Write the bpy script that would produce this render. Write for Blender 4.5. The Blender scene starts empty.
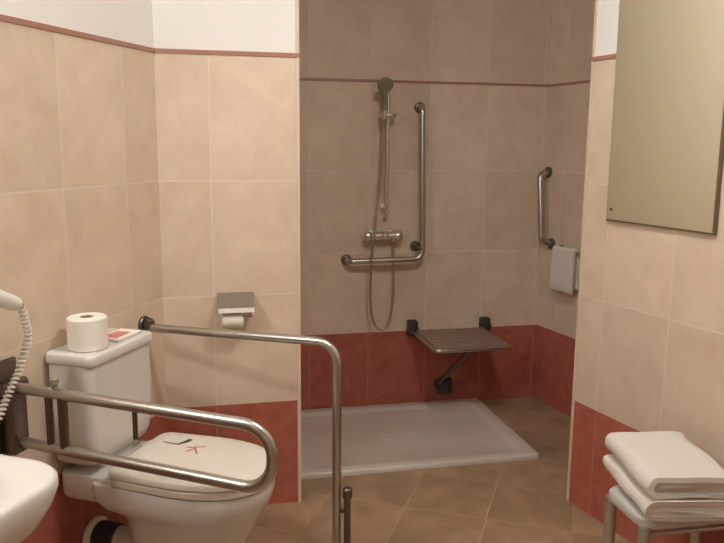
import bpy, bmesh, math, random
from mathutils import Vector, Matrix, noise
random.seed(7)
PI = math.pi
scene = bpy.context.scene
COL = scene.collection

# ------------------------------------------------------------------ layout
T = 0.45                      # tile height
W = 0.3333                    # tile width
TR = 0.016                    # listello height
H = 2.55                      # ceiling height
AL = math.radians(29.3864)    # left wall swing
AR = math.radians(11.2831)    # right wall swing
AS = math.radians(10.342)     # shower side wall swing
CX, CY = -0.13305, 2.95531    # corner of left wall and pillar
YP, YS = 2.9553, 4.0017
XE = 0.4023                   # pillar outer edge
DR, DS = 2.0244, 2.6372
REAR = -0.85
RY_END = 2.395                # end of the right wall along itself

FRAMES = {  # name: (origin, rotation about z)
    'W': (Vector((0, 0, 0)), 0.0),
    'L': (Vector((CX, CY, 0)), -AL),                                     # x = out of wall, y = -distance from corner
    'R': (Vector((DR*math.cos(AR), DR*math.sin(AR), 0)), AR),            # wall at x = 0, room at x < 0
    'SR': (Vector((DS*math.cos(AS), DS*math.sin(AS), 0)), AS),
}
def to_world(fr, p):
    o, a = FRAMES[fr]
    x, y, z = p
    return Vector((o.x + x*math.cos(a) - y*math.sin(a), o.y + x*math.sin(a) + y*math.cos(a), z))

# ------------------------------------------------------------------ materials
def new_mat(name):
    m = bpy.data.materials.new(name); m.use_nodes = True
    nt = m.node_tree
    b = nt.nodes['Principled BSDF']
    return m, nt, b
def lin(c):
    return tuple(((x/255)/12.92 if x/255 <= .04045 else ((x/255+.055)/1.055)**2.4) for x in c) + (1,)
def plain(name, col, rough=.5, metal=0., var=.06, scale=30., bump=0., spec=.5, bscale=None, sheen=0.):
    m, nt, b = new_mat(name)
    tc = nt.nodes.new('ShaderNodeTexCoord')
    n = nt.nodes.new('ShaderNodeTexNoise'); n.inputs['Scale'].default_value = scale; n.inputs['Detail'].default_value = 4
    nt.links.new(tc.outputs['Object'], n.inputs['Vector'])
    mx = nt.nodes.new('ShaderNodeMix'); mx.data_type = 'RGBA'
    c = lin(col)
    mx.inputs[6].default_value = tuple(x*(1-var) for x in c[:3]) + (1,)
    mx.inputs[7].default_value = tuple(min(1, x*(1+var)) for x in c[:3]) + (1,)
    nt.links.new(n.outputs['Fac'], mx.inputs[0])
    nt.links.new(mx.outputs[2], b.inputs['Base Color'])
    b.inputs['Roughness'].default_value = rough
    b.inputs['Metallic'].default_value = metal
    b.inputs['Specular IOR Level'].default_value = spec
    if sheen: b.inputs['Sheen Weight'].default_value = sheen
    if bump:
        n2 = nt.nodes.new('ShaderNodeTexNoise'); n2.inputs['Scale'].default_value = bscale or scale*4
        n2.inputs['Detail'].default_value = 3
        nt.links.new(tc.outputs['Object'], n2.inputs['Vector'])
        bp = nt.nodes.new('ShaderNodeBump'); bp.inputs['Strength'].default_value = bump; bp.inputs['Distance'].default_value = .004
        nt.links.new(n2.outputs['Fac'], bp.inputs['Height']); nt.links.new(bp.outputs['Normal'], b.inputs['Normal'])
    return m
def tile_mat(name, ca, cb, grout, w, h, rough=.4, gw=.0045, nscale=5., tilevar=.06, spec=.35):
    m, nt, b = new_mat(name); N = nt.nodes; Lk = nt.links
    def math_(op, a, bb=None, clamp=False):
        n = N.new('ShaderNodeMath'); n.operation = op; n.use_clamp = clamp
        for i, v in enumerate((a, bb)):
            if v is None: continue
            if isinstance(v, (int, float)): n.inputs[i].default_value = v
            else: Lk.new(v, n.inputs[i])
        return n.outputs[0]
    tc = N.new('ShaderNodeTexCoord'); sp = N.new('ShaderNodeSeparateXYZ'); Lk.new(tc.outputs['UV'], sp.inputs[0])
    def edge(o, size):
        q = math_('DIVIDE', o, size); f = math_('FRACT', q)
        d = math_('MULTIPLY', math_('MINIMUM', f, math_('SUBTRACT', 1., f)), size)
        return d, math_('FLOOR', q)
    du, fu = edge(sp.outputs[0], w); dv, fv = edge(sp.outputs[1], h)
    d = math_('MINIMUM', du, dv)
    mr = N.new('ShaderNodeMapRange'); mr.inputs[1].default_value = gw*.35; mr.inputs[2].default_value = gw
    mr.inputs[3].default_value = 1; mr.inputs[4].default_value = 0; Lk.new(d, mr.inputs[0])
    cmb = N.new('ShaderNodeCombineXYZ'); Lk.new(fu, cmb.inputs[0]); Lk.new(fv, cmb.inputs[1])
    wn = N.new('ShaderNodeTexWhiteNoise'); wn.noise_dimensions = '3D'; Lk.new(cmb.outputs[0], wn.inputs['Vector'])
    va = N.new('ShaderNodeVectorMath'); va.operation = 'MULTIPLY_ADD'
    Lk.new(wn.outputs['Color'], va.inputs[0]); va.inputs[1].default_value = (9, 9, 9); Lk.new(tc.outputs['UV'], va.inputs[2])
    n1 = N.new('ShaderNodeTexNoise'); n1.inputs['Scale'].default_value = nscale; n1.inputs['Detail'].default_value = 7; n1.inputs['Roughness'].default_value = .62
    n1.inputs['Distortion'].default_value = .6
    Lk.new(va.outputs[0], n1.inputs['Vector'])
    cr = N.new('ShaderNodeMapRange'); cr.inputs[1].default_value = .3; cr.inputs[2].default_value = .7; Lk.new(n1.outputs['Fac'], cr.inputs[0])
    mx = N.new('ShaderNodeMix'); mx.data_type = 'RGBA'; mx.inputs[6].default_value = lin(ca); mx.inputs[7].default_value = lin(cb)
    Lk.new(cr.outputs[0], mx.inputs[0])
    hs = N.new('ShaderNodeHueSaturation')
    Lk.new(math_('ADD', 1-tilevar, math_('MULTIPLY', wn.outputs['Value'], 2*tilevar)), hs.inputs['Value'])
    Lk.new(mx.outputs[2], hs.inputs['Color'])
    mg = N.new('ShaderNodeMix'); mg.data_type = 'RGBA'; mg.inputs[7].default_value = lin(grout)
    Lk.new(mr.outputs[0], mg.inputs[0]); Lk.new(hs.outputs[0], mg.inputs[6]); Lk.new(mg.outputs[2], b.inputs['Base Color'])
    rr = N.new('ShaderNodeMapRange'); rr.inputs[3].default_value = rough; rr.inputs[4].default_value = .8; Lk.new(mr.outputs[0], rr.inputs[0])
    Lk.new(rr.outputs[0], b.inputs['Roughness']); b.inputs['Specular IOR Level'].default_value = spec
    bp = N.new('ShaderNodeBump'); bp.inputs['Strength'].default_value = .25; bp.inputs['Distance'].default_value = .002
    Lk.new(math_('SUBTRACT', 1., mr.outputs[0]), bp.inputs['Height']); Lk.new(bp.outputs['Normal'], b.inputs['Normal'])
    return m

M = {}
M['tile'] = tile_mat('beige_tile', (212, 191, 168), (227, 208, 187), (228, 213, 195), W, T, nscale=6, tilevar=.045)
M['red'] = tile_mat('terracotta_tile', (160, 88, 72), (190, 112, 92), (186, 126, 110), W, T, nscale=11)
M['floor'] = tile_mat('floor_tile', (140, 114, 90), (180, 152, 120), (180, 154, 124), .337, .337, rough=.4, gw=.004, nscale=4)
M['paint'] = plain('white_paint', (240, 238, 233), .75, var=.02, scale=6, spec=.2)
M['listello'] = plain('listello_tile', (170, 122, 106), .4, var=.18, scale=60)
M['bead'] = plain('corner_bead', (222, 202, 176), .45, var=.03)
M['ceramic'] = plain('white_ceramic', (222, 218, 212), .14, var=.012, scale=8, spec=.5)
M['plastic_seat'] = plain('seat_plastic', (226, 218, 204), .22, var=.012, scale=8)
M['acrylic'] = plain('tray_acrylic', (214, 204, 194), .32, var=.03, scale=7)
M['steel'] = plain('brushed_steel', (190, 187, 181), .3, 1., var=.08, scale=80)
M['steel_dark'] = plain('dull_steel', (120, 110, 102), .42, 1., var=.1, scale=60)
M['satin_steel'] = plain('satin_steel', (172, 164, 154), .5, 1., var=.06)
M['chrome'] = plain('chrome', (226, 224, 220), .22, 1., var=.03)
M['dark'] = plain('dark_plastic', (58, 52, 50), .5, var=.1)
M['rubber'] = plain('grey_rubber', (62, 58, 58), .7, var=.12)
M['grey_plastic'] = plain('grey_green_plastic', (140, 142, 118), .5, var=.06)
M['slat'] = plain('brown_slat', (140, 114, 102), .5, var=.12, scale=40)
M['paper'] = plain('tissue_paper', (244, 238, 226), .9, var=.03, scale=60, bump=.25, bscale=300, spec=.1)
M['card'] = plain('cardboard', (168, 150, 128), .9, var=.08)
M['towel'] = plain('white_terry', (240, 233, 222), .95, var=.04, scale=90, bump=.9, bscale=420, spec=.1, sheen=.25)
M['white_plastic'] = plain('white_plastic', (240, 236, 226), .3, var=.015)
M['packet_red'] = plain('red_print', (224, 138, 136), .5, var=.3, scale=45)
M['ink'] = plain('dark_ink', (66, 58, 54), .6, var=.1)
M['red_ink'] = plain('red_ink', (206, 120, 108), .6, var=.15)
M['blue_dot'] = plain('blue_mark', (70, 90, 150), .4)
M['red_dot'] = plain('red_mark', (170, 50, 44), .4)
M['alu'] = plain('satin_aluminium', (190, 190, 184), .38, .85, var=.06)
M['stool_seat'] = plain('pale_grey_plastic', (196, 196, 188), .4, var=.03)
M['door'] = plain('door_paint', (206, 186, 150), .5, var=.03, scale=5)
M['ceiling'] = plain('ceiling_paint', (236, 232, 222), .85, var=.02, scale=5, spec=.2)
M['mirror'] = plain('mirror_glass', (234, 226, 204), .55, 1., var=.02, scale=3)
M['mirror_edge'] = plain('mirror_edge', (128, 114, 90), .35, .3, var=.05)
def emit(name, col, s):
    m, nt, b = new_mat(name)
    b.inputs['Base Color'].default_value = (.9, .88, .82, 1)
    b.inputs['Emission Color'].default_value = col + (1,); b.inputs['Emission Strength'].default_value = s
    return m
M['lamp'] = emit('lamp_glow', (1, .98, .955), 95.)
M['lamp_fill'] = emit('fill_lamp_glow', (1, .97, .935), 42.)  # glow of the added ambient fill above the view

# ------------------------------------------------------------------ mesh helpers
def bm_new(): return bmesh.new()
def finish(name, bm, mat, parent=None, base=(0, 0, 0), angle=38, smooth=True):
    bmesh.ops.remove_doubles(bm, verts=bm.verts, dist=1e-6)
    bmesh.ops.recalc_face_normals(bm, faces=bm.faces)
    bmesh.ops.translate(bm, verts=bm.verts, vec=-Vector(base))
    if smooth:
        for f in bm.faces: f.smooth = True
        for e in bm.edges:
            if len(e.link_faces) == 2 and e.calc_face_angle(0) > math.radians(angle): e.smooth = False
    me = bpy.data.meshes.new(name); bm.to_mesh(me); bm.free()
    mats = mat if isinstance(mat, (list, tuple)) else [mat]
    for k in mats: me.materials.append(M[k])
    o = bpy.data.objects.new(name, me); COL.objects.link(o)
    if parent: o.parent = parent
    return o
def thing(name, label, cat, fr='W', base=(0, 0, 0), group=None, rotz=0.):
    o = bpy.data.objects.new(name, None); COL.objects.link(o)
    o.empty_display_size = .05
    o.location = to_world(fr, base); o.rotation_euler = (0, 0, FRAMES[fr][1] + rotz)
    o['label'] = label; o['category'] = cat
    if group: o['group'] = group
    o_base[o.name] = Vector(base)
    return o
o_base = {}
def part(name, bm, mat, root, angle=38, label=None):
    o = finish(name, bm, mat, root, o_base[root.name], angle)
    o_base[o.name] = Vector((0, 0, 0)); o_base['b:'+o.name] = o_base[root.name]
    if label: o['label'] = label
    return o
def sub(name, bm, mat, parent, angle=38, label=None):
    o = finish(name, bm, mat, parent, o_base['b:'+parent.name], angle)
    if label: o['label'] = label
    return o
def single(name, bm, mat, label, cat, fr='W', base=(0, 0, 0), group=None, angle=38):
    o = finish(name, bm, mat, None, base, angle)
    o.location = to_world(fr, base); o.rotation_euler = (0, 0, FRAMES[fr][1])
    o['label'] = label; o['category'] = cat
    if group: o['group'] = group
    return o
def box(bm, x0, x1, y0, y1, z0, z1, bev=0., seg=2):
    b = bmesh.new()
    bmesh.ops.create_cube(b, size=1)
    bmesh.ops.scale(b, vec=(x1-x0, y1-y0, z1-z0), verts=b.verts)
    bmesh.ops.translate(b, vec=((x0+x1)/2, (y0+y1)/2, (z0+z1)/2), verts=b.verts)
    if bev: bmesh.ops.bevel(b, geom=b.edges[:], offset=bev, segments=seg, profile=.5, affect='EDGES')
    merge(bm, b)
def merge(bm, b, mat=None):
    if mat is not None: bmesh.ops.transform(b, matrix=mat, verts=b.verts)
    me = bpy.data.meshes.new('t'); b.to_mesh(me); b.free(); bm.from_mesh(me); bpy.data.meshes.remove(me)
def fillet(pts, r, n=8):
    pts = [Vector(p) for p in pts]; out = [pts[0]]
    for i in range(1, len(pts)-1):
        p = pts[i]; a = (pts[i-1]-p); c = (pts[i+1]-p)
        ang = a.angle(c); rr = r[i-1] if isinstance(r, (list, tuple)) else r
        if ang > PI-.02: out.append(p); continue
        d = min(rr/math.tan(ang/2), a.length*.49, c.length*.49); rad = d*math.tan(ang/2)
        a.normalize(); c.normalize()
        bis = (a+c).normalized(); cen = p+bis*(rad/math.sin(ang/2))
        v0 = p+a*d-cen; v1 = p+c*d-cen; tot = v0.angle(v1); ax = v0.cross(v1).normalized()
        for k in range(n+1): out.append(cen+Matrix.Rotation(tot*k/n, 3, ax) @ v0)
    out.append(pts[-1]); return out
def tube(bm, pts, r, seg=14, caps=True, radii=None):
    pts = [Vector(p) for p in pts]; n = len(pts)
    tang = [(pts[min(i+1, n-1)]-pts[max(i-1, 0)]).normalized() for i in range(n)]
    up = Vector((0, 0, 1)) if abs(tang[0].z) < .9 else Vector((1, 0, 0))
    nor = (up-tang[0]*up.dot(tang[0])).normalized(); rings = []
    for i in range(n):
        if i:
            nor = (nor-tang[i]*nor.dot(tang[i])).normalized()
        bi = tang[i].cross(nor); rr = radii[i] if radii else r
        rings.append([bm.verts.new(pts[i]+(nor*math.cos(2*PI*k/seg)+bi*math.sin(2*PI*k/seg))*rr) for k in range(seg)])
    for i in range(n-1):
        for k in range(seg):
            bm.faces.new((rings[i][k], rings[i][(k+1) % seg], rings[i+1][(k+1) % seg], rings[i+1][k]))
    if caps:
        bm.faces.new(rings[0][::-1]); bm.faces.new(rings[-1])
def lathe(bm, prof, cen=(0, 0, 0), axis=(0, 0, 1), seg=28, closed=False):
    b = bmesh.new(); rings = []
    for r, z in prof:
        if r < 1e-6: rings.append([b.verts.new((0, 0, z))])
        else: rings.append([b.verts.new((r*math.cos(2*PI*k/seg), r*math.sin(2*PI*k/seg), z)) for k in range(seg)])
    pairs = list(zip(rings, rings[1:])) + ([(rings[-1], rings[0])] if closed else [])
    for a, c in pairs:
        for k in range(seg):
            k2 = (k+1) % seg
            if len(a) == 1 and len(c) == 1: continue
            if len(a) == 1: b.faces.new((a[0], c[k], c[k2]))
            elif len(c) == 1: b.faces.new((a[k], a[k2], c[0]))
            else: b.faces.new((a[k], a[k2], c[k2], c[k]))
    q = Vector((0, 0, 1)).rotation_difference(Vector(axis)).to_matrix().to_4x4()
    merge(bm, b, Matrix.Translation(Vector(cen)) @ q)
def flange(bm, cen, axis, r=.03, t=.012):
    lathe(bm, [(0, 0), (r, 0), (r, t*.6), (r*.9, t), (r*.45, t*1.25), (0, t*1.25)], cen, axis, 24)
def loft(bm, rings, cap0=True, cap1=True):
    R = [[bm.verts.new(p) for p in ring] for ring in rings]; n = len(R[0])
    for a, c in zip(R, R[1:]):
        for k in range(n): bm.faces.new((a[k], a[(k+1) % n], c[(k+1) % n], c[k]))
    if cap0: bm.faces.new(R[0][::-1])
    if cap1: bm.faces.new(R[-1])
    return R
def rrect(x0, x1, y0, y1, r, z, n=6):
    out = []
    r4 = r if isinstance(r, (list, tuple)) else [r]*4     # corners: (x1,y1) (x0,y1) (x0,y0) (x1,y0)
    for (cx, cy, a0), rr in zip(((x1, y1, 0), (x0, y1, PI/2), (x0, y0, PI), (x1, y0, 1.5*PI)), r4):
        sx = -1 if cx == x1 else 1; sy = -1 if cy == y1 else 1
        for k in range(n+1):
            a = a0+PI/2*k/n
            out.append((cx+sx*rr+rr*math.cos(a), cy+sy*rr+rr*math.sin(a), z))
    return out
def dshape(xb, xf, hw, yc, z, n=40, e=2.25, rb=.03):
    """toilet outline: rounded straight back, egg shaped front"""
    out = []; xm = xf-(hw*1.45 if xf-hw*1.45 > xb+.02 else (xf-xb)*.75)
    for k in range(n+1):
        a = -PI/2+PI*k/n; c, s = math.cos(a), math.sin(a)
        out.append((xm+(xf-xm)*abs(c)**(2/e), yc+hw*math.copysign(abs(s)**(2/e), s), z))
    hb = hw*.94
    for k in range(7):
        a = PI/2+PI/2*k/6; out.append((xb+rb+rb*math.cos(a), yc+hb-rb+rb*math.sin(a), z))
    for k in range(7):
        a = PI+PI/2*k/6; out.append((xb+rb+rb*math.cos(a), yc-hb+rb+rb*math.sin(a), z))
    return out

# ------------------------------------------------------------------ the setting
def struct(o): o['kind'] = 'structure'; return o
def wall(name, p0, p1, bands, u0=0., thick=.12, out=None):
    """p0->p1 in plan; bands: list of (z0,z1,mat,dv); outward side = thickness"""
    p0 = Vector(p0+(0,)); p1 = Vector(p1+(0,)); d = (p1-p0); ln = d.length; d.normalize()
    nrm = Vector((d.y, -d.x, 0)) if out is None else Vector(out+(0,))
    bm = bmesh.new(); uv = bm.loops.layers.uv.new('UVMap'); mats = []
    for z0, z1, mat, dv in bands:
        if mat not in mats: mats.append(mat)
        vs = [bm.verts.new(p0+d*a+nrm*t+Vector((0, 0, z))) for t in (0, thick) for z in (z0, z1) for a in (0, ln)]
        for idx in ((0, 1, 3, 2), (4, 5, 7, 6), (0, 1, 5, 4), (2, 3, 7, 6), (0, 2, 6, 4), (1, 3, 7, 5)):
            f = bm.faces.new([vs[i] for i in idx]); f.material_index = mats.index(mat)
            for l in f.loops:
                q = l.vert.co-p0
                l[uv].uv = (q.dot(d)+q.dot(nrm)+u0, q.z+dv)
    bmesh.ops.recalc_face_normals(bm, faces=bm.faces)
    me = bpy.data.meshes.new(name); bm.to_mesh(me); bm.free()
    for k in mats: me.materials.append(M[k])
    o = bpy.data.objects.new(name, me); COL.objects.link(o); return struct(o)
Z4 = 4*T+.017
dry = [(0, T, 'red', 0), (T, 1.42, 'tile', 0), (1.42, Z4+TR, 'tile', -.017), (Z4+TR, H, 'paint', 0)]
wet = [(0, T, 'red', 0), (T, 1.42, 'tile', 0), (1.42, Z4+TR/2, 'tile', -.017), (Z4+TR/2, H, 'tile', -TR-.017)]
Sv = Vector((-math.sin(AL), -math.cos(AL))); Nv = Vector((math.cos(AL), -math.sin(AL)))
s_end = (CY-REAR)/math.cos(AL)
Lend = (CX+Sv.x*s_end, CY+Sv.y*s_end)
Rdir = Vector((-math.sin(AR), math.cos(AR))); Rn = Vector((math.cos(AR), math.sin(AR)))
Rp = lambda y: (DR*Rn.x+Rdir.x*y, DR*Rn.y+Rdir.y*y)
y_r = (REAR-DR*Rn.y)/Rdir.y
SRd = Vector((-math.sin(AS), math.cos(AS))); SRn = Vector((math.cos(AS), math.sin(AS)))
SRp = lambda y: (DS*SRn.x+SRd.x*y, DS*SRn.y+SRd.y*y)
yS = (YS-DS*SRn.y)/SRd.y
wall('wall_left', (CX, CY), Lend, dry, u0=-.205+2*W, out=(-Nv.x, -Nv.y))
wall('wall_back', (CX-.10, YP), (XE, YP), dry, u0=-.10-CX-.195+CX-.0+W*2+.0, thick=.12, out=(0, 1))
wall('wall_shower_left', (XE, YP+.12), (XE, YS+.1), wet, thick=.12, out=(-1, 0))
wall('wall_shower_back', (XE-.2, YS), (SRp(yS)[0]+.2, YS), wet, u0=XE-.2-.595+2*W, out=(0, 1))
wall('wall_shower_right', SRp(yS+.05), SRp(2.1), wet, u0=.12, out=(SRn.x, SRn.y))
# right wall: a thick pier that ends at the shower opening
wall('wall_right', Rp(y_r), Rp(RY_END), dry, u0=y_r-2.253+12*W, thick=.62, out=(Rn.x, Rn.y))
wall('wall_rear', (Lend[0]-.3, REAR), (Rp(y_r)[0]+.4, REAR), dry, out=(0, -1))
# floor and ceiling
outline = [(-2.5, REAR-.15), (2.95, REAR-.15), (2.95, 2.7), (2.3, YS+.15), (XE-.2, YS+.15), (XE-.2, YP+.14), (CX-.25, YP+.14)]
def slab(name, z0, z1, mat):
    bm = bmesh.new(); uv = bm.loops.layers.uv.new('UVMap')
    a = [bm.verts.new((x, y, z0)) for x, y in outline]; b = [bm.verts.new((x, y, z1)) for x, y in outline]
    bm.faces.new(a[::-1]); bm.faces.new(b)
    for i in range(len(a)): j = (i+1) % len(a); bm.faces.new((a[i], a[j], b[j], b[i]))
    bmesh.ops.recalc_face_normals(bm, faces=bm.faces)
    for f in bm.faces:
        for l in f.loops:
            q = Vector((l.vert.co.x-CX, l.vert.co.y-CY)); l[uv].uv = (q.dot(Nv)-.223+5*.337, -q.dot(Sv)-.69+20*.337)
    me = bpy.data.meshes.new(name); bm.to_mesh(me); bm.free(); me.materials.append(M[mat])
    o = bpy.data.objects.new(name, me); COL.objects.link(o); return struct(o)
slab('floor', -.1, 0, 'floor'); slab('ceiling', H, H+.1, 'ceiling')
# listello strips
def strip(name, p0, p1, out, z0=Z4, z1=Z4+TR, t=.005, mat='listello'):
    p0 = Vector(p0); p1 = Vector(p1); d = (p1-p0).normalized(); n = Vector(out)
    bm = bmesh.new()
    vs = [bm.verts.new((p.x+n.x*q, p.y+n.y*q, z)) for p in (p0, p1) for q in (-.002, t) for z in (z0, z1)]
    for idx in ((0, 1, 3, 2), (4, 5, 7, 6), (0, 1, 5, 4), (2, 3, 7, 6), (0, 2, 6, 4), (1, 3, 7, 5)): bm.faces.new([vs[i] for i in idx])
    return struct(finish(name, bm, mat, smooth=False))
strip('trim_1', (CX, CY), Lend, (Nv.x, Nv.y))
strip('trim_2', (CX, YP), (XE, YP), (0, -1))
strip('trim_3', (XE, YS), SRp(yS), (0, -1), Z4, Z4+.014)
strip('trim_4', SRp(yS), SRp(2.2), (-SRn.x, -SRn.y), Z4, Z4+.014)
strip('trim_5', Rp(y_r), Rp(RY_END), (-Rn.x, -Rn.y))
# pale corner beads on the two outer edges
strip('trim_6', (XE-.013, YP), (XE+.001, YP), (0, -1), 0, H, .003, 'bead')
strip('trim_7', Rp(RY_END-.013), Rp(RY_END+.001), (-Rn.x, -Rn.y), 0, H, .003, 'bead')
# door in the rear wall (behind the camera)
bm = bm_new(); box(bm, -.75, .1, REAR+.005, REAR+.045, .005, 2.02, .004)
d1 = struct(finish('door_1', bm, 'door'))
bm = bm_new()
for a, b_ in ((-.83, -.75), (.1, .18)): box(bm, a, b_, REAR, REAR+.06, 0, 2.1, .004)
box(bm, -.83, .18, REAR, REAR+.06, 2.025, 2.1, .004)
struct(finish('trim_8', bm, 'door'))

# ------------------------------------------------------------------ toilet (frame L: x out of wall, y = -s)
SC = -.497
t = thing('toilet', 'white ceramic toilet with cistern against the left wall between two rails', 'toilet', 'L', (.3, SC, 0))
bm = bm_new()
lv = [(0, .19, .545, .128, .11), (.015, .185, .55, .132, .11), (.06, .195, .54, .122, .11), (.16, .195, .545, .124, .11), (.24, .19, .57, .134, .11), (.31, .185, .61, .150, .12),
      (.352, .18, .634, .164, .11), (.372, .15, .645, .176, .05), (.40, .135, .657, .181, .03), (.43, .13, .665, .182, .03), (.45, .13, .662, .178, .03)]
rings = [dshape(a, b, hw, SC, z, rb=rb) for z, a, b, hw, rb in lv]
loft(bm, rings)
loft(bm, [rrect(.004, .24, SC-.152+i, SC+.16-i, .03, z) for z, i in ((.372, .02), (.385, .004), (.40, 0), (.452, 0), (.462, .004), (.466, .012))])
part('pan', bm, 'ceramic', t)
bm = bm_new()
loft(bm, [dshape(.195+i, .668-i, .182-i, SC, z, rb=.035) for z, i in ((.453, .004), (.456, 0), (.474, 0), (.478, .004))])
for y in (-.075, .075): tube(bm, [(.182, SC+y-.025, .484), (.182, SC+y+.025, .484)], .012)
part('seat', bm, 'plastic_seat', t)
bm = bm_new()
loft(bm, [dshape(.19+i, .672-i, .184-i, SC, z, rb=.035) for z, i in ((.480, .004), (.483, 0), (.497, 0), (.503, .004), (.508, .016), (.511, .05), (.512, .09))])
lid = part('lid', bm, 'plastic_seat', t)
# printed marks on the lid: a dark stroke and a small red sign
def mark(name, pts, wd, mat, parent):
    bm = bm_new(); P_ = [Vector(p) for p in pts]; L_ = []; R_ = []
    for i, q in enumerate(P_):
        d = (P_[min(i+1, len(P_)-1)]-P_[max(i-1, 0)]).normalized(); nn = Vector((-d.y, d.x, 0))
        w_ = wd[i] if isinstance(wd, (list, tuple)) else wd
        L_.append(q+nn*w_/2); R_.append(q-nn*w_/2)
    zz = Vector((0, 0, .0012))
    A = [bm.verts.new(q) for q in L_]; B = [bm.verts.new(q) for q in R_]; A2 = [bm.verts.new(q+zz) for q in L_]; B2 = [bm.verts.new(q+zz) for q in R_]
    n = len(P_)-1
    for i in range(n):
        bm.faces.new((A[i], A[i+1], B[i+1], B[i])); bm.faces.new((A2[i], B2[i], B2[i+1], A2[i+1]))
        bm.faces.new((A[i], A2[i], A2[i+1], A[i+1])); bm.faces.new((B[i], B[i+1], B2[i+1], B2[i]))
    bm.faces.new((A[0], B[0], B2[0], A2[0])); bm.faces.new((A[n], A2[n], B2[n], B[n]))
    return sub(name, bm, mat, parent)
mark('printed_stroke', [(.25, -.43, .5105), (.285, -.435, .5118), (.31, -.435, .5118), (.325, -.405, .5118), (.328, -.385, .5115)], [.005, .006, .009, .016, .015], 'ink', lid)['label'] = 'dark printed stroke on the white lid'
for pts in ([(.35, -.45, .5118), (.405, -.425, .5118)], [(.375, -.44, .5118), (.405, -.485, .5118)], [(.38, -.445, .5118), (.365, -.48, .5118)]):
    mark('printed_sign', pts, .006, 'red_ink', lid)['label'] = 'faint red printed sign on the white lid'
bm = bm_new()
body = [(.49, .05), (.497, .03), (.512, .014), (.54, .006), (.62, .001), (.826, 0)]
loft(bm, [rrect(.008, .164-i, SC-.174+i, SC+.166-i, [.035, .012, .012, .03], z) for z, i in body])
loft(bm, [rrect(.02, .13, SC-.09, SC+.09, .03, z) for z in (.46, .50)])
cis = part('cistern', bm, 'ceramic', t)
bm = bm_new()
loft(bm, [rrect(.003, .174-i, SC-.180+i, SC+.171-i, [.035, .012, .012, .032], z) for z, i in ((.824, .008), (.828, .002), (.834, 0), (.852, 0), (.858, .003), (.861, .010), (.862, .03))])
part('cistern_lid', bm, 'ceramic', t)
bm = bm_new()
lathe(bm, [(0, 0), (.06, 0), (.066, .006), (.064, .02), (.052, .024), (.05, .02), (0, .02)], (0, SC+.01, .165), (1, 0, 0))
pc = part('waste_collar', bm, 'white_plastic', t)
bm = bm_new()
for k in range(5): tube(bm, [(.004+.02*k, SC+.01, .165), (.012+.02*k, SC+.01, .165), (.018+.02*k, SC+.01, .165), (.024+.02*k, SC+.01, .165)], .05, 24, radii=[.05, .054, .054, .05])
part('waste_connector', bm, 'rubber', t)
bm = bm_new(); tube(bm, [(.09, SC+.01, .165), (.14, SC+.008, .168), (.26, SC, .175)], .047, 24, radii=[.047, .047, .052])
part('waste_outlet', bm, 'ceramic', t)

# toilet roll and packet standing on the cistern
def roll(name, label, cen, r, h, rc, fr, axis=(0, 0, 1), group=None):
    g = thing(name, label, 'toilet roll', fr, cen, group)
    b = bm_new()
    lathe(b, [(rc, 0), (r-.004, 0), (r, .004), (r, h-.004), (r-.004, h), (rc, h)], cen, axis, 40, closed=True)
    part('paper', b, 'paper', g)
    b = bm_new(); lathe(b, [(rc-.0015, .001), (rc+.0005, .001), (rc+.0005, h-.001), (rc-.0015, h-.001)], cen, axis, 32, closed=True)
    part('cardboard_core', b, 'card', g)
    return g
roll('toilet_roll', 'full white toilet roll standing on the cistern lid', (.0985, -.59, .8625), .06, .1, .021, 'L')
pk = thing('paper_packet', 'flat white packet with red print lying on the cistern lid', 'packet', 'L', (.095, -.45, .8625))
bm = bm_new(); box(bm, .068, .148, -.505, -.375, .8625, .8725, .003)
wr = part('wrapper', bm, 'paper', pk)
bm = bm_new(); box(bm, .082, .134, -.495, -.415, .8725, .8738, .0004, 1)
part('printed_panel', bm, 'packet_red', pk, label='red printed panel')

# ------------------------------------------------------------------ grab rails at the toilet
FS = -.14
g = thing('grab_rail', 'long steel grab rail with floor leg beyond the toilet, nearest the pillar', 'grab rail', 'L', (0, FS, .82))
bm = bm_new(); lathe(bm, [(0, 0), (.034, 0), (.034, .007), (.03, .012), (0, .012)], (.0005, FS, .825), (1, 0, 0)); part('wall_plate', bm, 'steel_dark', g)
bm = bm_new()
tube(bm, [(.018, FS-.018, .828), (.018, FS+.018, .828)], .021, 18); tube(bm, [(.006, FS, .828), (.034, FS, .822)], .019, 16)
part('hinge', bm, 'steel_dark', g)
bm = bm_new()
tube(bm, fillet([(.02, FS, .815), (.762, FS, .822), (.762, FS, .03)], .075, 10), .0155, 18)
part('rail', bm, 'steel', g)
bm = bm_new(); lathe(bm, [(0, 0), (.021, 0), (.021, .025), (.018, .04), (0, .04)], (.762, FS, .0), (0, 0, 1)); part('foot', bm, 'rubber', g)
bm = bm_new()
tube(bm, [(.802, FS, .0), (.802, FS, .27)], .012, 14); lathe(bm, [(0, 0), (.017, 0), (.017, .03), (.012, .036), (0, .036)], (.802, FS, .262))
box(bm, .762, .802, FS-.006, FS+.006, .2, .215, .002)
part('locking_post', bm, 'steel_dark', g)

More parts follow.
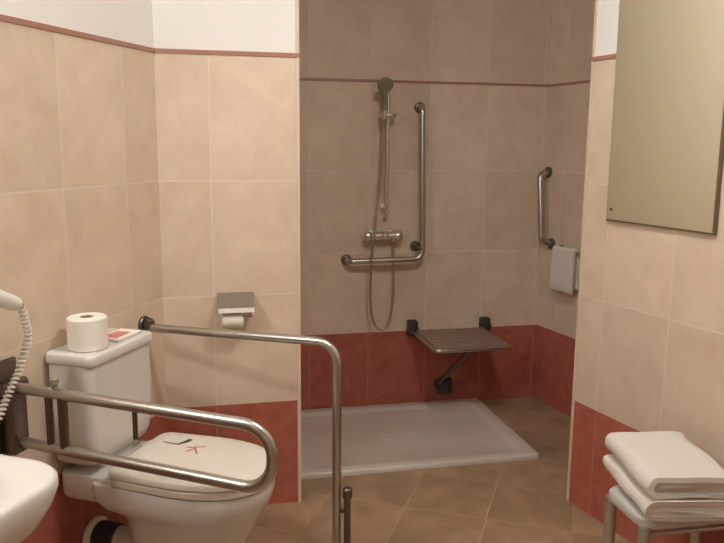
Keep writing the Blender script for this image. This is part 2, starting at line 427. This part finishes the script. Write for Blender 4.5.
NS = -.85
g = thing('grab_rail', 'looped double-tube steel grab rail in front of the toilet, beside the washbasin', 'grab rail', 'L', (0, NS, .72))
bm = bm_new(); box(bm, .0005, .014, NS-.055, NS+.05, .60, .885, .005); part('wall_plate', bm, 'steel_dark', g)
bm = bm_new(); box(bm, .012, .06, NS-.03, NS+.03, .62, .83, .006)
tube(bm, [(.04, NS-.045, .815), (.04, NS+.045, .815)], .016); part('hinge', bm, 'steel_dark', g)
bm = bm_new()
tube(bm, fillet([(.03, NS, .812), (.83, NS, .787), (.83, NS, .615), (.03, NS, .653)], [.082, .082], 14), .0157, 18)
part('rail', bm, 'steel', g)
for x, rr in ((.158, .011), (.203, .014)):
    bm = bm_new(); tube(bm, [(x, NS, .65), (x, NS, .802)], rr, 14); part('brace', bm, 'steel_dark', g)
bm = bm_new(); lathe(bm, [(0, 0), (.008, 0), (.008, .012), (.013, .016), (.013, .03), (.008, .034), (0, .034)], (.18, NS, .82)); part('locking_knob', bm, 'grey_plastic', g)
bm = bm_new(); tube(bm, [(.432, NS, .785), (.432, NS, .708)], .007, 12); part('hook_pin', bm, 'steel_dark', g)

# ------------------------------------------------------------------ paper holder on the pillar
g = thing('paper_holder', 'chrome covered toilet paper holder on the tiled pillar', 'toilet paper holder', 'W', (.145, YP, .86))
bm = bm_new()
v = [(.075, YP-.004, .912), (.215, YP-.004, .912), (.211, YP-.095, .868), (.074, YP-.095, .868), (.211, YP-.105, .852), (.074, YP-.105, .852)]
q = [bm.verts.new(p) for p in v]; bm.faces.new((q[0], q[1], q[2], q[3])); bm.faces.new((q[3], q[2], q[4], q[5]))
r_ = bmesh.ops.solidify(bm, geom=bm.faces[:], thickness=.003)
part('cover', bm, 'satin_steel', g, angle=20)
bm = bm_new(); box(bm, .08, .21, YP-.006, YP-.0005, .82, .908, .002); part('back_plate', bm, 'chrome', g)
bm = bm_new()
tube(bm, fillet([(.205, YP-.003, .845), (.205, YP-.062, .838), (.205, YP-.062, .822), (.085, YP-.062, .822)], .008, 4), .004, 10)
part('arm', bm, 'chrome', g)
b_ = roll('toilet_roll', 'nearly used-up toilet roll hanging under the chrome holder', (.088, YP-.062, .815), .031, .082, .0155, 'W', (1, 0, 0))

# ------------------------------------------------------------------ washbasin (left foreground)
B0, B1 = -1.86, -1.245
g = thing('washbasin', 'white ceramic washbasin with rounded corner in the left foreground', 'washbasin', 'L', (0, (B0+B1)/2, .82))
bm = bm_new()
def brect(i, z, j=0.):
    return rrect(.002, .565-i-j, B0+i, B1-i, [.11, .01, .01, .11], z, 8)
outer = [brect(.20, .65, .05), brect(.13, .665, .03), brect(.06, .69), brect(.026, .725), brect(.008, .765), brect(0, .795), brect(.001, .812), brect(.008, .8195), brect(.016, .82)]
def bowl(i, z): return rrect(.15+i, .505-i, B0+.07+i, B1-.07-i, .13-i*.3, z, 8)
inner = [bowl(0, .82), bowl(.012, .814), bowl(.035, .77), bowl(.075, .72), bowl(.12, .70)]
loft(bm, outer+inner)
part('basin', bm, 'ceramic', g, angle=50)
bm = bm_new(); yc = (B0+B1)/2
lathe(bm, [(0, 0), (.026, 0), (.026, .06), (.022, .1), (.02, .13), (0, .135)], (.085, yc, .82)); tube(bm, fillet([(.085, yc, .90), (.2, yc, .93), (.21, yc, .915)], .01), .011)
tube(bm, [(.085, yc, .95), (.15, yc, .99)], .006)
part('tap', bm, 'chrome', g)
bm = bm_new(); tube(bm, fillet([(.3, yc, .69), (.3, yc, .50), (.0, yc, .50)], .05), .018); part('waste_trap', bm, 'chrome', g)

# ------------------------------------------------------------------ hair dryer at the left edge
g = thing('hair_dryer', 'white wall-mounted hair dryer with coiled cord at the left edge', 'hair dryer', 'L', (0, -1.12, 1.05))
bm = bm_new()
hp = [(.1, -.880, 1.060), (.1, -.90, 1.068), (.1, -.95, 1.092), (.1, -1.03, 1.125), (.1, -1.10, 1.15)]
tube(bm, hp, .025, 20, radii=[.018, .021, .023, .027, .03])
lathe(bm, [(0, 0), (.036, .004), (.04, .02), (.042, .08), (.038, .13), (.028, .165), (.024, .165), (.02, .1), (0, .1)], (.035, -1.12, 1.15), (1, 0, 0))
dr = part('dryer_body', bm, 'white_plastic', g)
bm = bm_new(); tube(bm, [(.1, -.866, 1.052), (.1, -.883, 1.061)], .012, 14, radii=[.010, .0165]); sub('cord_grommet', bm, 'grey_plastic', dr)
bm = bm_new(); box(bm, .0005, .05, -1.19, -1.05, 1.03, 1.26, .012, 3)
lathe(bm, [(.03, 0), (.05, 0), (.05, .03), (.03, .03)], (.05, -1.12, 1.15), (1, 0, 0), closed=True)
part('wall_holder', bm, 'white_plastic', g)
def catmull(P_, n=24):
    P_ = [Vector(p) for p in P_]; P_ = [P_[0]*2-P_[1]]+P_+[P_[-1]*2-P_[-2]]; out = []
    for i in range(1, len(P_)-2):
        a, b, c, d = P_[i-1:i+3]
        for k in range(n):
            u = k/n; out.append(.5*((2*b)+(c-a)*u+(2*a-5*b+4*c-d)*u*u+(3*b-a-3*c+d)*u**3))
    out.append(P_[-2]); return out
cp = catmull([(.1, -.868, 1.053), (.1, -.858, 1.028), (.1, -.846, .965), (.098, -.866, .915), (.096, -.888, .872), (.092, -.937, .806), (.09, -.972, .76), (.085, -1.03, .725), (.08, -1.09, .76), (.055, -1.12, .86), (.035, -1.12, 1.03)], 40)
hel = []; acc = 0.
for i in range(len(cp)-1):
    tg = (cp[i+1]-cp[i]); ln = tg.length; tg.normalize(); a = Vector((1, 0, 0)); a = (a-tg*a.dot(tg)).normalized(); b = tg.cross(a)
    m = max(1, int(ln/.0016))
    for k in range(m):
        ph = 2*PI*(acc+ln*k/m)/.0125
        hel.append(cp[i].lerp(cp[i+1], k/m)+(a*math.cos(ph)+b*math.sin(ph))*.0085)
    acc += ln
bm = bm_new(); tube(bm, hel, .0036, 6); part('coiled_cord', bm, 'white_plastic', g, angle=80)

# ------------------------------------------------------------------ shower tray
g_x0, g_x1, g_y0, g_y1 = XE+.002, 1.594, 3.162, YS-.002
bm = bm_new()
def rr2(i, z): return rrect(g_x0+i, g_x1-i, g_y0+i, g_y1-i, .02 if i < .03 else .05, z, 6)
loft(bm, [rr2(0, .0005), rr2(0, .018), rr2(.003, .023), rr2(.010, .025), rr2(.055, .025), rr2(.063, .023), rr2(.072, .010), rr2(.085, .005), rr2(.3, .003)])
tray = thing('shower_tray', 'low white shower tray on the tiled floor of the alcove', 'shower tray', 'W', ((g_x0+g_x1)/2, (g_y0+g_y1)/2, 0))
part('basin', bm, 'acrylic', tray, angle=50)
bm = bm_new(); lathe(bm, [(0, 0), (.045, 0), (.045, .003), (.038, .005), (.03, .0035), (0, .0035)], (.952, 3.64, .0025)); part('drain', bm, 'acrylic', tray)

# ------------------------------------------------------------------ shower fittings on the back wall
yw = YS
RX, RY = 1.008, YS-.065
g = thing('shower_set', 'chrome hand shower on a vertical riser rail on the alcove back wall', 'shower', 'W', (RX, YS, 1.15))
bm = bm_new(); tube(bm, [(RX, RY, 1.13), (RX, RY, 1.80)], .0105, 14)
for z in (1.15, 1.77):
    tube(bm, [(RX, RY, z), (RX, YS-.002, z)], .008); flange(bm, (RX, YS-.0005, z), (0, -1, 0), .022, .012)
lathe(bm, [(0, 0), (.014, 0), (.014, .018), (0, .02)], (RX, RY, 1.118)); lathe(bm, [(0, 0), (.014, 0), (.014, .018), (0, .02)], (RX, RY, 1.795))
part('riser_rail', bm, 'chrome', g)
bm = bm_new(); box(bm, RX-.046, RX+.04, RY-.036, RY+.016, 1.632, 1.652, .006); tube(bm, [(RX-.028, RY-.03, 1.62), (RX-.028, RY-.036, 1.668)], .015)
part('slider', bm, 'chrome', g)
bm = bm_new()
tube(bm, catmull([(RX-.03, RY-.03, 1.60), (RX-.028, RY-.035, 1.68), (RX-.033, RY-.05, 1.76), (RX-.036, RY-.07, 1.80)], 6), .012, 14)
lathe(bm, [(0, 0), (.02, 0), (.042, .018), (.043, .028), (.038, .032), (0, .032)], (RX-.036, RY-.06, 1.807), (.0, -.72, -.55))
hs = part('hand_shower', bm, 'grey_plastic', g, label='grey-green hand shower head')
MX0, MX1, MZ, MY = .888, 1.098, 1.002, YS-.06
bm = bm_new()
hose = catmull([(RX-.03, RY-.03, 1.60), (RX-.034, RY-.03, 1.45), (RX-.045, RY-.026, 1.25), (RX-.068, RY-.045, 1.08), (RX-.085, RY-.05, .94), (RX-.095, RY-.045, .75), (RX-.088, RY-.035, .60), (RX-.062, RY-.025, .51), (RX-.022, RY-.02, .484), (RX+.02, RY-.015, .53), (RX+.042, RY-.008, .66), (RX+.045, RY-.002, .80), (RX+.043, MY, .92), (RX+.042, MY, .975)], 14)
tube(bm, hose, .0062, 10); part('hose', bm, 'steel', g)

g = thing('shower_mixer', 'chrome bar mixer valve below the riser rail in the shower', 'mixer tap', 'W', ((MX0+MX1)/2, YS, MZ))
bm = bm_new(); tube(bm, [(MX0+.035, MY, MZ), (MX1-.035, MY, MZ)], .023, 18)
for x in (MX0+.05, MX1-.05):
    tube(bm, [(x, MY, MZ), (x, YS-.002, MZ)], .013); flange(bm, (x, YS-.0005, MZ), (0, -1, 0), .032, .012)
tube(bm, [(RX+.042, MY, MZ-.018), (RX+.042, MY, MZ-.034)], .009)
part('valve_body', bm, 'chrome', g)
for x, d in ((MX0+.036, -1), (MX1-.036, 1)):
    bm = bm_new(); lathe(bm, [(0, 0), (.026, 0), (.028, .006), (.028, .028), (.023, .036), (0, .037)], (x, MY, MZ), (d, 0, 0), 20)
    k = part('control_knob', bm, 'chrome', g)
bm = bm_new(); lathe(bm, [(0, 0), (.008, 0), (.007, .0025), (0, .003)], (.985, MY-.0195, MZ+.004), (0, -1, .2)); part('hot_mark', bm, 'red_dot', g, label='red hot-water mark')
bm = bm_new(); lathe(bm, [(0, 0), (.008, 0), (.007, .0025), (0, .003)], (1.012, MY-.0195, MZ+.004), (0, -1, .2)); part('cold_mark', bm, 'blue_dot', g, label='blue cold-water mark')

GY = YS-.075
g = thing('grab_bar', 'L-shaped steel grab bar on the shower back wall', 'grab bar', 'W', (1.205, YS, 1.28))
bm = bm_new()
tube(bm, fillet([(1.200, YS-.003, 1.690), (1.195, GY, 1.690), (1.214, GY, .872), (.80, GY, .866), (.80, YS-.003, .866)], [.03, .05, .03], 8), .0155, 16)
part('bar', bm, 'steel', g)
for x, z in ((1.200, 1.690), (.80, .866), (1.19, .935)):
    bm = bm_new(); flange(bm, (x, YS-.0005, z), (0, -1, 0), .029, .014)
    if x == 1.19: tube(bm, fillet([(1.19, YS-.005, .935), (1.19, GY, .935), (1.212, GY, .925)], .01), .011)
    part('wall_flange', bm, 'steel_dark', g)

# folding slatted seat
sx0, sx1, sy0, sy1, sz = 1.165, 1.595, 3.535, 3.955, .452
g = thing('folding_bench', 'folding brown slatted shower seat hinged to the red tiles', 'shower seat', 'W', (1.395, YS, .45))
bm = bm_new()
tube(bm, fillet([(sx0+.012, YS-.02, sz), (sx0+.012, sy0+.012, sz), (sx1-.012, sy0+.012, sz), (sx1-.012, YS-.02, sz)], .03), .011, 12)
tube(bm, [(sx0+.012, (sy0+sy1)/2, sz-.004), (sx1-.012, (sy0+sy1)/2, sz-.004)], .009, 10)
part('frame', bm, 'steel', g)
n = 7; w_ = (sy1-sy0-.03)/n
for i in range(n):
    bm = bm_new(); y0 = sy0+.012+i*w_; box(bm, sx0+.018, sx1-.018, y0, y0+w_-.008, sz+.004, sz+.018, .004); part('slat', bm, 'slat', g)
for x in (1.178, 1.612):
    bm = bm_new(); box(bm, x-.028, x+.028, YS-.05, YS-.0005, .425, .515, .008); tube(bm, [(x-.034, YS-.035, .462), (x+.034, YS-.035, .462)], .014)
    part('hinge_bracket', bm, 'dark', g)
bm = bm_new(); tube(bm, [(1.335, YS-.05, .145), (1.44, sy0+.13, sz-.008)], .014, 12); part('support_leg', bm, 'steel_dark', g)
bm = bm_new(); box(bm, 1.34, 1.42, YS-.045, YS-.0005, .07, .165, .01); tube(bm, [(1.31, YS-.05, .145), (1.38, YS-.05, .145)], .02); part('leg_bracket', bm, 'dark', g)

# grab handle and towel on the shower side wall (frame SR)
def sr(px, py):  # world -> SR
    o, a = FRAMES['SR']; d = Vector((px-o.x, py-o.y)); return d.x*math.cos(a)+d.y*math.sin(a), -d.x*math.sin(a)+d.y*math.cos(a)
ya = sr(1.958, 3.959)[1]; yb = sr(1.969, 3.899)[1]; ym = sr(1.903, 3.93)[1]
g = thing('grab_bar', 'short vertical steel grab handle on the shower side wall', 'grab bar', 'SR', (0, ym, 1.15))
bm = bm_new(); tube(bm, fillet([(-.003, ya, 1.345), (-.065, ya-.01, 1.335), (-.065, yb+.01, .962), (-.003, yb, .945)], .035, 8), .019, 16); part('bar', bm, 'steel', g)
for y, z in ((ya, 1.345), (yb, .945)):
    bm = bm_new(); flange(bm, (-.0005, y, z), (-1, 0, 0), .031, .014); part('wall_flange', bm, 'steel_dark', g)
yt0, yt1 = sr(2.01, 3.62)[1], sr(1.976, 3.80)[1]
g = thing('towel_rail', 'small steel rail on shower side wall under the hung towel', 'towel rail', 'SR', (0, (yt0+yt1)/2, .93))
bm = bm_new(); tube(bm, [(-.05, yt0-.03, .93), (-.05, yt1+.012, .93)], .008, 12); part('bar', bm, 'steel', g)
for y in (yt0-.02, yt1+.006):
    bm = bm_new(); tube(bm, [(-.05, y, .93), (-.003, y, .93)], .007, 10); flange(bm, (-.0005, y, .93), (-1, 0, 0), .02, .01); part('bracket', bm, 'steel_dark', g)
def ribbon(bm, path, th, y0, y1, ny, wob=.004, seed=0., shear=0.):
    """thick cloth following a path in (x,z), extruded along y"""
    P_ = [Vector((p[0], 0, p[1])) for p in path]; n = len(P_); nn = []
    for i in range(n):
        d = (P_[min(i+1, n-1)]-P_[max(i-1, 0)]).normalized(); nn.append(Vector((-d.z, 0, d.x)))
    loop = [P_[i]+nn[i]*th/2 for i in range(n)]
    dE = (P_[-1]-P_[-2]).normalized(); loop += [P_[-1]+nn[-1]*th*.25+dE*th*.4, P_[-1]-nn[-1]*th*.25+dE*th*.4]
    loop += [P_[i]-nn[i]*th/2 for i in range(n-1, -1, -1)]
    dS = (P_[0]-P_[1]).normalized(); loop += [P_[0]-nn[0]*th*.25+dS*th*.4, P_[0]+nn[0]*th*.25+dS*th*.4]
    c = sum(loop, Vector())/len(loop); rings = []
    for j in range(ny+1):
        u = j/ny; y = y0+(y1-y0)*u; ring = []
        edge = 1 if 0 < j < ny else 0
        for q in loop:
            w1 = noise.noise(Vector((q.x*9+seed, y*9, q.z*14+seed*2)))*wob
            w2 = noise.noise(Vector((q.x*6+5+seed, y*5, q.z*6)))*wob
            w3 = noise.noise(Vector((q.x*8+seed*3, 2.7, q.z*40)))*wob*2.2 if not edge else 0
            ring.append((q.x+w1+shear*(q.z), y+w2+w3, q.z+w1))
        rings.append(ring)
    loft(bm, rings)
xw = -.05
bm = bm_new()
pth = [(xw-.019, .712), (xw-.018, .76), (xw-.017, .82), (xw-.0165, .89), (xw-.015, .93)] + [(xw-.0155*math.cos(a), .931+.0155*math.sin(a)) for a in (.4, .9, 1.57, 2.2, 2.7)] + [(xw+.0155, .91), (xw+.016, .84), (xw+.016, .77), (xw+.016, .735)]
ribbon(bm, pth, .012, yt0, yt1, 12, .003, 3.)
single('hand_towel', bm, 'towel', 'small white hand towel hanging on the shower side wall', 'towel', 'SR', (xw, (yt0+yt1)/2, .93), angle=70)

# ------------------------------------------------------------------ mirror on the right wall (frame R)
my0, my1, mz0, mz1 = 1.747, 2.25, 1.215, 2.22
g = thing('mirror', 'large frameless mirror panel on the right wall above the folded towels', 'mirror', 'R', (0, (my0+my1)/2, (mz0+mz1)/2))
bm = bm_new(); box(bm, -.016, -.001, my0, my1, mz0, mz1, .002, 1); part('backing', bm, 'mirror_edge', g)
bm = bm_new(); box(bm, -.018, -.0155, my0+.006, my1-.004, mz0+.006, mz1-.006, .0008, 1); part('glass', bm, 'mirror', g)
for y in (my1-.03,):
    for z in (mz0+.045, mz1-.04):
        bm = bm_new(); lathe(bm, [(0, 0), (.006, 0), (.005, .003), (0, .004)], (-.018, y, z), (-1, 0, 0), 14); part('fixing_screw', bm, 'steel_dark', g)

# ------------------------------------------------------------------ stool and folded towels (right foreground)
STX, STY, STR = 1.43, 1.922, math.radians(-2)
g = thing('stool', 'pale grey bathroom stool under the folded towels by the right wall', 'stool', 'W', (STX, STY, 0), rotz=STR)
bm = bm_new(); hx, hy = .178, .118
def sq(i, z): return rrect(STX-hx+i, STX+hx-i, STY-hy+i, STY+hy-i, .05, z, 6)
loft(bm, [sq(.008, .385), sq(.002, .388), sq(0, .394), sq(0, .412), sq(.004, .418), sq(.012, .42)])
part('seat', bm, 'stool_seat', g)
for dx in (-1, 1):
    for dy in (-1, 1):
        bm = bm_new(); a = Vector((STX+dx*(hx-.020), STY+dy*(hy-.02), .39)); b = Vector((STX+dx*(hx-.020), STY+dy*(hy-.02), .012))
        tube(bm, [a, b], .0185, 16); lg = part('leg', bm, 'alu', g)
        bm = bm_new(); lathe(bm, [(0, 0), (.023, 0), (.023, .012), (.02, .022), (0, .022)], (b.x, b.y, .0)); sub('foot', bm, 'rubber', lg)
for dy in (-1, 1):
    bm = bm_new(); tube(bm, [(STX-hx+.03, STY+dy*(hy-.027), .36), (STX+hx-.03, STY+dy*(hy-.027), .36)], .008, 10); part('stretcher', bm, 'alu', g)
def folded(bm, x0, x1, y0, y1, z0, h, seed, droop=0.):
    th = h/4*.98; zc = z0+h/2
    def U(R, xl, xr_t, xr_b):
        pts = [(xr_t-(xr_t-xl-R)*k/10, zc+R) for k in range(11)]
        pts += [(xl+R-R*math.sin(a), zc+R*math.cos(a)) for a in [PI*k/12 for k in range(1, 12)]]
        pts += [(xl+R+(xr_b-xl-R)*k/10, zc-R) for k in range(11)]
        return [(x, z-droop*max(0, (x-x0)/(x1-x0)-.75)**2*16*(1 if z < zc else .3)) for x, z in pts]
    ribbon(bm, U(h*3/8, x0+th/2, x1, x1-.005), th, y0, y1, 26, .0055, seed)
    ribbon(bm, U(h/8, x0+th*1.6, x1-.02, x1-.012), th*.98, y0+.004, y1-.004, 26, .0055, seed)
def towel(label, x0, x1, y0, y1, z0, h, seed, rot, droop=0.):
    c = ((x0+x1)/2, (y0+y1)/2, z0); bm = bm_new(); folded(bm, x0, x1, y0, y1, z0, h, seed, droop)
    o = single('folded_towel', bm, 'towel', label, 'towel', 'W', c, 'folded white towels on the stool', angle=75)
    o.rotation_euler.z = rot
towel('folded white towel at the bottom of the pair on the stool', 1.27, 1.535, 1.765, 2.115, .4265, .062, 1.3, math.radians(-10), .003)
towel('folded white towel on top of the pair on the stool', 1.274, 1.527, 1.775, 2.12, .494, .064, 5.1, math.radians(-10))

# ------------------------------------------------------------------ wall lamp and added fill lamp
LS, LN, LZ = -1.73, .10, 2.13
g = thing('wall_lamp', 'wall lamp above the washbasin, left of the picture', 'lamp', 'L', (0, LS, LZ))
bm = bm_new(); box(bm, .0005, .04, LS-.09, LS+.09, LZ-.05, LZ+.05, .008); part('back_plate', bm, 'chrome', g)
bm = bm_new(); lathe(bm, [(0, -.075)]+[(.075*math.sin(PI*k/14), -.075*math.cos(PI*k/14)) for k in range(1, 14)]+[(0, .075)], (LN+.02, LS, LZ)); part('globe_shade', bm, 'lamp', g)
g = thing('fill_lamp', 'round white fill lamp added on the unseen ceiling', 'lamp', 'W', (.75, 1.75, H))  # unseen fill added to lift the ambient light in room and shower
bm = bm_new(); lathe(bm, [(0, 0), (.19, 0), (.19, .03), (.17, .03), (0, .03)], (.75, 1.75, H-.0005), (0, 0, -1), 36); part('base', bm, 'white_plastic', g)
bm = bm_new(); lathe(bm, [(0, .03), (.165, .03), (.165, .05), (.14, .07), (.08, .08), (0, .084)], (.75, 1.75, H), (0, 0, -1), 36); part('diffuser', bm, 'lamp_fill', g)

# ------------------------------------------------------------------ world, camera, view
w = bpy.data.worlds.new('world'); scene.world = w; w.use_nodes = True
w.node_tree.nodes['Background'].inputs[0].default_value = (.02, .018, .016, 1)
f_px, pitch, rollc, yaw, ch = 752.158, math.radians(9.6717), math.radians(.5198), math.radians(12.5333), 1.4964
fw = Vector((math.sin(yaw)*math.cos(pitch), math.cos(yaw)*math.cos(pitch), -math.sin(pitch)))
r = Vector((math.cos(yaw), -math.sin(yaw), 0)); u = r.cross(fw)
r2 = r*math.cos(rollc)+u*math.sin(rollc); u2 = -r*math.sin(rollc)+u*math.cos(rollc)
cam = bpy.data.cameras.new('camera'); cam.sensor_fit = 'HORIZONTAL'; cam.sensor_width = 36; cam.lens = f_px/724*36; cam.clip_start = .02
co = bpy.data.objects.new('camera', cam); COL.objects.link(co)
co.matrix_world = Matrix(((r2.x, u2.x, -fw.x, 0), (r2.y, u2.y, -fw.y, 0), (r2.z, u2.z, -fw.z, ch), (0, 0, 0, 1)))
scene.camera = co
vs = scene.view_settings
scene.display_settings.display_device = 'sRGB'
vs.view_transform = 'Standard'; vs.look = 'None'; vs.gamma = 1; vs.exposure = 0.58; vs.use_curve_mapping = False
